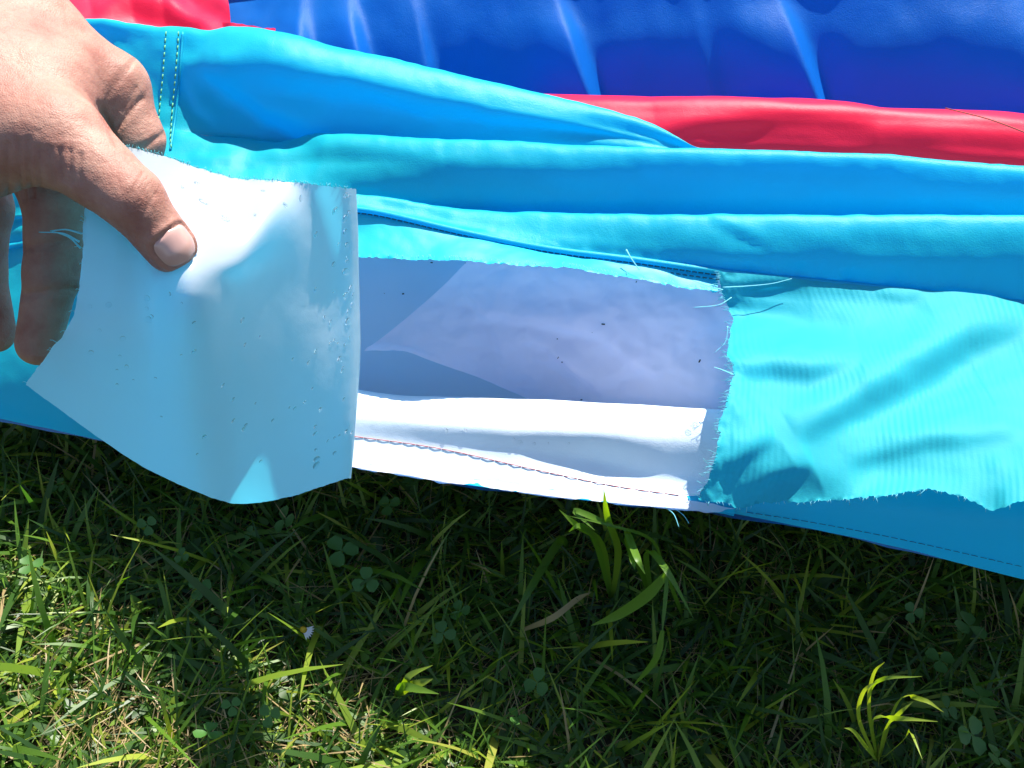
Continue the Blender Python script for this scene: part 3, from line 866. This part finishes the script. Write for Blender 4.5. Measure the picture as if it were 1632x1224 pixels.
def surface_nets(fn, lo, hi, h):
    n = np.ceil((hi - lo) / h).astype(int) + 1
    xs = [lo[k] + h * np.arange(n[k]) for k in range(3)]
    D = np.empty(n, np.float32)
    cs = 4; cn = [int(math.ceil(q / cs)) for q in n]
    CX = np.stack(np.meshgrid(*[lo[k] + h * cs * (np.arange(cn[k]) + .375) for k in range(3)], indexing='ij'), -1)
    CD = fn(CX.reshape(-1, 3)).reshape(cn)
    up = CD
    for k in range(3): up = np.repeat(up, cs, axis=k)
    up = up[:n[0], :n[1], :n[2]]
    D[:] = up
    near = np.argwhere(np.abs(up) < h * cs * 2.0)
    D[tuple(near.T)] = fn(lo + near * h)
    S = D < 0
    c = [S[i:n[0] - 1 + i, j:n[1] - 1 + j, k:n[2] - 1 + k] for i in (0, 1) for j in (0, 1) for k in (0, 1)]
    cnt = np.sum(c, axis=0); act = (cnt > 0) & (cnt < 8)
    idx = np.full(act.shape, -1, np.int64); cells = np.argwhere(act); idx[act] = np.arange(len(cells))
    acc = np.zeros((len(cells), 3)); wt = np.zeros(len(cells))
    corners = [(i, j, k) for i in (0, 1) for j in (0, 1) for k in (0, 1)]
    for A in range(8):
        for B in range(A + 1, 8):
            ca, cb = np.array(corners[A]), np.array(corners[B])
            if np.abs(ca - cb).sum() != 1: continue
            da = D[tuple((cells + ca).T)]; db = D[tuple((cells + cb).T)]
            m = (da < 0) != (db < 0); t = np.where(m, da / (da - db + 1e-12), 0)
            acc += np.where(m[:, None], ca + t[:, None] * (cb - ca), 0); wt += m
    verts = lo + h * (cells + acc / wt[:, None])
    quads = []
    for ax in range(3):
        u, v = (ax + 1) % 3, (ax + 2) % 3
        sh = [slice(None)] * 3; sh2 = [slice(None)] * 3; sh[ax] = slice(0, -1); sh2[ax] = slice(1, None)
        m = S[tuple(sh)] != S[tuple(sh2)]
        E = np.argwhere(m); ins = S[tuple(sh)][m]
        ok = (E[:, u] > 0) & (E[:, v] > 0) & (E[:, u] < n[u] - 1) & (E[:, v] < n[v] - 1); E = E[ok]; ins = ins[ok]
        def off(a, b_):
            q = E.copy(); q[:, u] -= a; q[:, v] -= b_; return idx[tuple(q.T)]
        q = np.stack([off(1, 1), off(0, 1), off(0, 0), off(1, 0)], 1)
        q[~ins] = q[~ins][:, ::-1]; quads.append(q)
    return verts, np.concatenate(quads)
allp = np.array([p for c in palm + sum(fingers, []) for p in (c[0], c[2])])
hv, hq = surface_nets(sdf, allp.min(0) - .05, allp.max(0) + .05, .0021)
def grad(P):
    h = 4e-4; g = np.stack([sdf(P + np.eye(3)[k] * h) - sdf(P - np.eye(3)[k] * h) for k in range(3)], 1)
    return g / (np.linalg.norm(g, axis=1, keepdims=True) + 1e-9)
# one midpoint subdivision through Blender, then settle on the true surface
me = bpy.data.meshes.new("tmp"); me.from_pydata(hv.tolist(), [], hq.tolist())
to = bpy.data.objects.new("tmp", me); COL.objects.link(to)
md = to.modifiers.new("s", 'SUBSURF'); md.levels = 1; md.render_levels = 1
ev = to.evaluated_get(bpy.context.evaluated_depsgraph_get()).to_mesh()
hv = np.array([v.co[:] for v in ev.vertices]); hf = [tuple(p.vertices) for p in ev.polygons]
bpy.data.objects.remove(to); bpy.data.meshes.remove(me)
g = grad(hv)
for _ in range(2):
    hv = hv - g * sdf(hv)[:, None]
g = grad(hv)
hpx, hpy = project(hv)
front = np.sum(g * (CAM - hv), axis=1) > 0
hd = (hv - CAM) @ FWD
off = np.zeros(len(hv))
def crease(pts, depth, w, dlim=(0.30, .60)):
    pts = np.array(pts, float); best = np.full(len(hv), 1e9)
    for a_, b_ in zip(pts[:-1], pts[1:]):
        d = b_ - a_; l = d @ d
        t = np.clip(((hpx - a_[0]) * d[0] + (hpy - a_[1]) * d[1]) / l, 0, 1)
        best = np.minimum(best, np.hypot(hpx - a_[0] - t * d[0], hpy - a_[1] - t * d[1]))
    m = front & (hd > dlim[0]) & (hd < dlim[1])
    off[m] -= depth * np.exp(-(best[m] / w) ** 2)
# knuckle wrinkles of the thumb, flexion creases of the index finger, folds at the thumb's root
for k in range(5):
    s = -16 + 8 * k
    crease([(238 + s * .62, 292 + s), (222 + s * .6, 318 + s), (208 + s * .6, 345 + s)], .0006, 3)
crease([(186, 202), (203, 182), (226, 158)], .0011, 5.5); crease([(222, 238), (245, 224), (264, 212)], .0010, 5)
crease([(196, 176), (208, 160), (218, 140)], .0005, 4)
crease([(158, 165), (172, 198), (188, 232)], .0010, 5)
for x0, y0, x1, y1 in ((28, 225, 38, 318), (44, 222, 52, 312), (62, 235, 66, 300), (78, 236, 84, 290), (96, 238, 100, 285), (10, 230, 16, 315), (112, 240, 116, 290), (128, 246, 128, 290)):
    crease([(x0, y0), ((x0 + x1) / 2 - 3, (y0 + y1) / 2), (x1, y1)], .0009, 4)
for k in range(9):
    crease([(168 + k * 5, 160 - k * 6), (186 + k * 5, 120 - k * 5)], .0002, 2.5)
crease([(35, 470), (118, 462)], .0012, 7); crease([(30, 395), (118, 385)], .0014, 8)
ax_ = ttip - tip_ip; ax_ = ax_ / np.linalg.norm(ax_)
tc_ = CAM - ttip; tc_ = tc_ / np.linalg.norm(tc_)
nd_ = tc_ + .25 * RGT + .18 * UPV; nd_ -= ax_ * (nd_ @ ax_); nd_ /= np.linalg.norm(nd_); sq_ = np.cross(ax_, nd_)
rel = hv - ttip; al = (rel @ ax_ - .0012) / .0082; an_ = np.arctan2(rel @ sq_, rel @ nd_) / math.radians(50)
rad_ = (np.abs(al) ** 3.2 + np.abs(an_) ** 3.2) ** (1 / 3.2)
near_t = np.linalg.norm(rel, axis=1) < .02
off += np.where(near_t & (al < .8), .0007 * np.exp(-((rad_ - 1.22) / .13) ** 2) - .0006 * np.exp(-((rad_ - 1.02) / .07) ** 2), 0)
fz = np.array([mnoise.fractal(Vector(q * 60), 1.0, 2.0, 3) for q in hv])
off += .0003 * fz
hv = hv + g * off[:, None]
root = np.array([-.30, .28, 0])
PERSON = link_mesh("person", hv, hf, M_skin)
tag(PERSON, "bare left hand reaching in from the left, pinching the torn flap with its thumb", "person")
# thumb nail
ax = ttip - tip_ip; ax /= np.linalg.norm(ax)
tocam = CAM - ttip; tocam /= np.linalg.norm(tocam)
nd = tocam + .25 * RGT + .18 * UPV; nd -= ax * (nd @ ax); nd /= np.linalg.norm(nd); sd_ = np.cross(ax, nd)
SS, TT = np.meshgrid(np.linspace(-1, 1, 17), np.linspace(-1, 1, 15), indexing='ij')
lim = np.clip(1 - np.abs(SS) ** 3.2, 0, 1) ** (1 / 3.2)
th = TT * lim * math.radians(50)
NG = (ttip + ax * (.0012 + SS * .0082)[..., None] + .0110 * (np.cos(th)[..., None] * nd + np.sin(th)[..., None] * sd_)).reshape(-1, 3)
for _ in range(2):
    NG = NG - grad(NG) * sdf(NG)[:, None]
lift = .00065 - .0006 * np.abs(TT) ** 6 - .0006 * np.clip(-SS, 0, 1) ** 8 + .0004 * np.clip(SS, 0, 1) ** 4
NG = (NG + grad(NG) * lift.ravel()[:, None]).reshape(17, 15, 3)
nn = np.cross(np.gradient(NG, axis=1), np.gradient(NG, axis=0))
nail = link_mesh("thumb_nail", NG.reshape(-1, 3), grid_faces(17, 15, flip=np.sum(-nn * (CAM - NG)) < 0), M_nail, PERSON)

# ------------------------------------------------------------------ grass
def blades(n, xr, yr, lr, wr, lean, zb=0.0, tone=(0.1, .82), dead=.12, seg=5):
    bx = rng.uniform(*xr, n); by = rng.uniform(*yr, n)
    L = rng.uniform(*lr, n) * rng.uniform(.6, 1.1, n); w = rng.uniform(*wr, n) * (0.6 + .5 * L / lr[1])
    az = rng.uniform(0, 2 * np.pi, n); a0 = rng.uniform(*lean, n); curl = rng.uniform(.1, 1.1, n)
    tw = rng.uniform(-.9, .9, n)
    tn = np.where(rng.random(n) < dead, rng.uniform(.86, 1, n), rng.uniform(*tone, n))
    w = np.where(tn > .855, w * .5, w)
    t = np.linspace(0, 1, seg)
    ang = a0[:, None] + curl[:, None] * t[None]               # angle from vertical
    st = L[:, None] / (seg - 1)
    hor = np.concatenate([np.zeros((n, 1)), np.cumsum(np.sin(ang[:, :-1]) * st, 1)], 1)
    ver = np.concatenate([np.zeros((n, 1)), np.cumsum(np.cos(ang[:, :-1]) * st, 1)], 1)
    cx = bx[:, None] + hor * np.cos(az)[:, None]; cyy = by[:, None] + hor * np.sin(az)[:, None]
    cz = np.maximum(zb + ver, .002)
    wd = w[:, None] * np.array([np.interp(q, [0, .25, .7, 1], [.7, 1, .75, .06]) for q in t])[None] * .5
    sa = az[:, None] + np.pi / 2 + tw[:, None] * t[None]
    sx, sy = np.cos(sa) * wd, np.sin(sa) * wd
    sz = np.sin(tw)[:, None] * wd * .6
    Lf = np.stack([cx - sx, cyy - sy, cz - sz], -1); Rt = np.stack([cx + sx, cyy + sy, cz + sz], -1)
    Vt = np.stack([Lf, Rt], 2).reshape(-1, 3)                 # n, seg, 2
    base = (np.arange(n) * seg * 2)[:, None] + (np.arange(seg - 1) * 2)[None]
    F = np.stack([base, base + 1, base + 3, base + 2], -1).reshape(-1, 4)
    return Vt, F, np.repeat(tn, seg * 2)
sets = [blades(15500, (-.80, .80), (.02, .66), (.03, .075), (.0016, .0038), (.35, 1.35), dead=.08),
        blades(1800, (-.62, .62), (.12, .60), (.05, .11), (.0026, .0060), (.3, 1.25), dead=.06),
        blades(16000, (-1.7, 1.7), (-.7, .66), (.03, .07), (.0015, .004), (.4, 1.4)),
        blades(6000, (-.62, .62), (.12, .66), (.02, .07), (.0007, .0015), (1.1, 1.55), zb=.006, tone=(.5, 1), dead=.7, seg=4),
        blades(12000, (-.75, .75), (.06, .66), (.03, .08), (.0008, .0018), (.4, 1.4), tone=(.1, .8), dead=.05),
        blades(4500, (-.62, .62), (.12, .66), (.009, .02), (.004, .008), (.7, 1.5), zb=.012, tone=(.15, .7), dead=.0)]
dry = atZ(np.array(255.0), np.array(1195.0), np.array(0.0))          # trampled dry patch at the lower left
for cxp, rad, n_ in ((dry, .05, 130), (dry + np.array([.10, .0, 0]), .05, 70), (dry + np.array([-.10, -.01, 0]), .06, 60)):
    sets.append(blades(n_, (cxp[0] - rad, cxp[0] + rad), (cxp[1] - rad * .7, cxp[1] + rad * .8), (.02, .05), (.001, .0026), (1.1, 1.55), zb=.016, tone=(.86, 1), dead=.9, seg=4))
Vs, Fs, Ts = [], [], []; base = 0
for v, f, t in sets:
    Vs.append(v); Fs.append(f + base); Ts.append(t); base += len(v)
grass = link_mesh("grass", np.concatenate(Vs), np.concatenate(Fs).tolist(), M_grass, attr={"tone": np.concatenate(Ts)})
tag(grass, "mown lawn grass with dry straw in front of the inflatable", "grass", kind="stuff")

# ------------------------------------------------------------------ clover
def leaflet(a):
    pts = [(.03, 0), (.30, .34), (.66, .50), (.98, .34), (1.0, 0), (.98, -.34), (.66, -.50), (.30, -.34)]
    v = [(.52, 0, -.06)] + [(x, y, .10 * abs(y) + .06 * x) for x, y in pts]
    c, s = math.cos(a), math.sin(a)
    v = [(x * c - y * s, x * s + y * c, z) for x, y, z in v]
    return v, [(0, 1 + i, 1 + (i + 1) % 8) for i in range(8)]
leaf_meshes = []
for k in range(3):
    v, f = leaflet(k * 2 * math.pi / 3)
    m = bpy.data.meshes.new("leaf"); m.from_pydata(v, [], f); m.materials.append(M_clover)
    m.polygons.foreach_set("use_smooth", [True] * len(m.polygons)); leaf_meshes.append(m)
sv, sf = tube([(0, 0, 0), (.15, .05, -1.2), (.5, .1, -2.6), (.6, .1, -3.8)], .06, 5)
stem_mesh = bpy.data.meshes.new("stem"); stem_mesh.from_pydata([tuple(q) for q in sv], [], sf); stem_mesh.materials.append(M_stem)
def clover(x, y, r, label, group, z=None):
    z = random.uniform(.028, .05) if z is None else z
    p = atZ(np.array(float(x)), np.array(float(y)), np.array(z))
    o = empty("clover_plant", p); o.rotation_euler = (random.uniform(-.6, .6), random.uniform(-.6, .6), random.uniform(0, 6.28)); r *= random.uniform(.62, .95); o.scale = (r, r * random.uniform(.85, 1.1), r)
    for m in leaf_meshes:
        c = bpy.data.objects.new("leaf", m); COL.objects.link(c); c.parent = o
    s = bpy.data.objects.new("stem", stem_mesh); COL.objects.link(s); s.parent = o
    s.scale = (1, 1, z / r / 3.9)
    tag(o, label, "clover", group)
G_CL = "clovers in the lawn"
for x, y, r, z, lab in (
        (94, 775, .011, .035, "dark shaded clover below the fingertips, leftmost just under the blue edge"),
        (235, 837, .012, .04, "shaded clover straight below the flap's slanting left edge"),
        (304, 812, .010, .035, "shaded clover tucked under the flap's rounded lower edge, left of its lowest point"),
        (454, 828, .012, .04, "shaded clover just below the flap's bottom edge, right of its lowest point"),
        (318, 937, .0095, .035, "small dark clover left of the daisy, well below the flap"),
        (290, 886, .0105, .04, "shaded clover between the flap's lowest point and the small dark clover left of the daisy"),
        (400, 850, .009, .03, "tiny clover in deep shade right under the flap's lowest point"),
        (544, 877, .013, .045, "large round-leaved clover below the flap's lower right corner"),
        (583, 926, .011, .04, "dim clover down and right of the large round-leaved clover"),
        (658, 768, .012, .04, "clover tucked right under the hem at the left end of the white strip"),
        (620, 805, .010, .035, "small clover between the hem and the large round-leaved clover"),
        (706, 1009, .010, .035, "shaded clover in the lower middle, left of the long slanting grass blade's tip"),
        (733, 973, .0105, .04, "shaded clover just above another, left of the long slanting grass blade's tip"),
        (856, 1088, .011, .035, "clover deep in shade at bottom middle, the upper of two"),
        (824, 1143, .0105, .035, "clover deep in shade at bottom middle, the lower of two"),
        (1455, 976, .012, .04, "topmost clover of the lower right patch, nearest the shaded skirt"),
        (1545, 998, .0145, .04, "clover near the right edge of the photo, second from the top of its patch"),
        (1498, 1052, .014, .04, "clover in the middle of the lower right patch, right of the sunlit grass fan"),
        (1563, 1110, .0155, .045, "largest oval-leaved clover near the lower right corner"),
        (1510, 1130, .0125, .035, "clover beside the tips of the sunlit grass fan at lower right"),
        (1549, 1172, .0145, .045, "bright green clover near the lower right corner, second from the bottom"),
        (1590, 1208, .013, .04, "lowest clover in the lower right corner"),
        (332, 1167, .0105, .05, "sunlit clover low at the left, near the bottom edge"),
        (369, 1125, .010, .05, "sunlit clover at lower left, just above the one near the bottom edge"),
        (430, 1140, .0095, .05, "sunlit clover rightmost of the three at lower left"),
        (48, 900, .0105, .055, "bright clover catching sun near the left edge of the photo")):
    clover(x, y, r, lab, G_CL, z)

# ------------------------------------------------------------------ taller grass sprigs that stand out
def ribbon(P, w, bag, updir=(0, -.5, 1)):
    P = np.array(P, float); n = len(P); T = np.gradient(P, axis=0); v = []; f = []
    for i in range(n):
        s = np.cross(T[i], np.array(updir)); s /= np.linalg.norm(s) + 1e-9
        t = i / (n - 1); ww = w * np.interp(t, [0, .3, .7, 1], [.55, 1, .8, .04]) * .5
        nrm = np.cross(s, T[i]); nrm /= np.linalg.norm(nrm) + 1e-9
        v += [P[i] - s * ww, P[i] + nrm * ww * -.25, P[i] + s * ww]
    for i in range(n - 1):
        for k in (0, 1): f.append((i * 3 + k, i * 3 + k + 1, i * 3 + k + 4, i * 3 + k + 3))
    bag.add(v, f)
def sprig(label, root_px, blades_, tone):
    rp = atZ(np.array(float(root_px[0])), np.array(float(root_px[1])), np.array(0.0))
    o = empty("grass_sprig", rp)
    for pts, w in blades_:
        P = bezier([atZ(np.array(float(x)), np.array(float(y)), np.array(float(z))) for x, y, z in pts], 14) - rp
        b = Bag(); ribbon(P, w, b)
        link_mesh("blade", b.v, b.f, M_grass, o, attr={"tone": np.full(len(b.v), tone + random.uniform(-.06, .06))})
    tag(o, label, "grass sprig", "tall grass sprigs")
sprig("tall sprig with a bright pointed leaf tip against the white strip", (975, 960),
      [([(975, 960, 0), (985, 880, .09), (968, 825, .165), (962, 778, .21)], .0055), ([(975, 960, 0), (960, 870, .10), (920, 838, .155), (891, 812, .172)], .0045),
       ([(975, 960, 0), (950, 865, .11), (925, 838, .155), (906, 848, .150)], .0045), ([(1062, 920, .06), (1040, 862, .12), (975, 838, .155), (905, 822, .168)], .0022), ([(975, 838, .155), (935, 820, .165), (916, 815, .165), (948, 845, .16)], .004)], .62)
sprig("long narrow grass blade slanting down left with a sunlit yellow tip", (905, 880),
      [([(905, 875, .0), (893, 862, .06), (850, 930, .08), (810, 1002, .075)], .0065)], .45)
sprig("broad dark grass blade slanting down left from a bent jointed stalk", (1075, 900),
      [([(1062, 915, .145), (1030, 950, .125), (985, 980, .10), (942, 997, .08)], .0075), ([(1090, 985, 0), (1072, 940, .08), (1062, 912, .147)], .0035),
       ([(1064, 908, .148), (1060, 960, .135), (1055, 1010, .12)], .0028), ([(1056, 1005, .12), (1045, 1050, .10), (1008, 1095, .07)], .0045)], .6)
sprig("grass sprig with drooping lit tips left of the jointed stalk", (1040, 960),
      [([(1040, 960, 0), (1000, 850, .12), (1014, 885, .155), (1028, 915, .15)], .0055), ([(1040, 960, 0), (1002, 860, .12), (1008, 890, .15), (1012, 908, .15)], .005),
       ([(1040, 960, 0), (1030, 880, .11), (1060, 905, .15), (1105, 985, .14)], .005)], .6)
sprig("brownish dry grass blade lying below the white strip", (835, 1005),
      [([(830, 1005, .02), (880, 985, .05), (920, 955, .055), (942, 944, .05)], .0045)], .9)
sprig("fan of sunlit grass tips at the lower right", (1400, 1190),
      [([(1400, 1215, 0), (1385, 1130, .10), (1400, 1085, .155), (1470, 1078, .165)], .0032), ([(1400, 1215, 0), (1390, 1150, .11), (1430, 1145, .16), (1495, 1150, .165)], .0034),
       ([(1400, 1215, 0), (1410, 1165, .12), (1430, 1140, .155), (1455, 1118, .165)], .0034), ([(1400, 1215, 0), (1385, 1130, .12), (1392, 1075, .16), (1410, 1055, .172)], .0026),
       ([(1400, 1215, 0), (1430, 1120, .12), (1470, 1115, .16), (1504, 1135, .158)], .0032), ([(1400, 1215, 0), (1370, 1150, .12), (1375, 1105, .16), (1398, 1085, .17)], .003),
       ([(1400, 1215, 0), (1440, 1180, .11), (1450, 1165, .15), (1470, 1210, .16)], .0026), ([(1400, 1215, 0), (1380, 1190, .12), (1360, 1165, .15), (1345, 1160, .155)], .0024)], .74)
sprig("fan of short sunlit grass leaves in the lower middle left", (640, 1110),
      [([(630, 1115, 0), (640, 1095, .05), (665, 1098, .06), (700, 1106, .06)], .006), ([(630, 1115, 0), (650, 1095, .05), (672, 1088, .06), (690, 1082, .065)], .006),
       ([(630, 1115, 0), (645, 1090, .05), (655, 1075, .06), (690, 1060, .065)], .005)], .66)
sprig("long thin upright grass stalk in the shade at left", (285, 1010),
      [([(280, 1040, .0), (268, 980, .03), (255, 930, .05), (245, 925, .055)], .004)], .5)

# ------------------------------------------------------------------ daisy
dp = atZ(np.array(483.0), np.array(1003.0), np.array(.035)); D_ = empty("daisy", dp); D_.rotation_euler = (.6, .9, 0)
tag(D_, "half-closed white daisy in the shaded grass at left", "flower")
for k in range(7):
    an = -.9 + k * .3; b = Bag()
    P = bezier([(0, 0, 0), (.003 * math.cos(an), .003 * math.sin(an), .003), (.007 * math.cos(an), .007 * math.sin(an), .004)], 6)
    ribbon(P, .0022, b, (0, 0, 1)); b.build("petal", M_petal, D_)
b = Bag(); b.add(*tube([(0, 0, -.001), (0, 0, .001), (0, 0, .0022)], .0022, 8)); b.build("flower_centre", M_yellow, D_)
b = Bag(); b.add(*tube([(0, 0, 0), (-.008, 0, -.012), (-.02, .002, -.03)], .0006, 5)); b.build("stem", M_stem, D_)
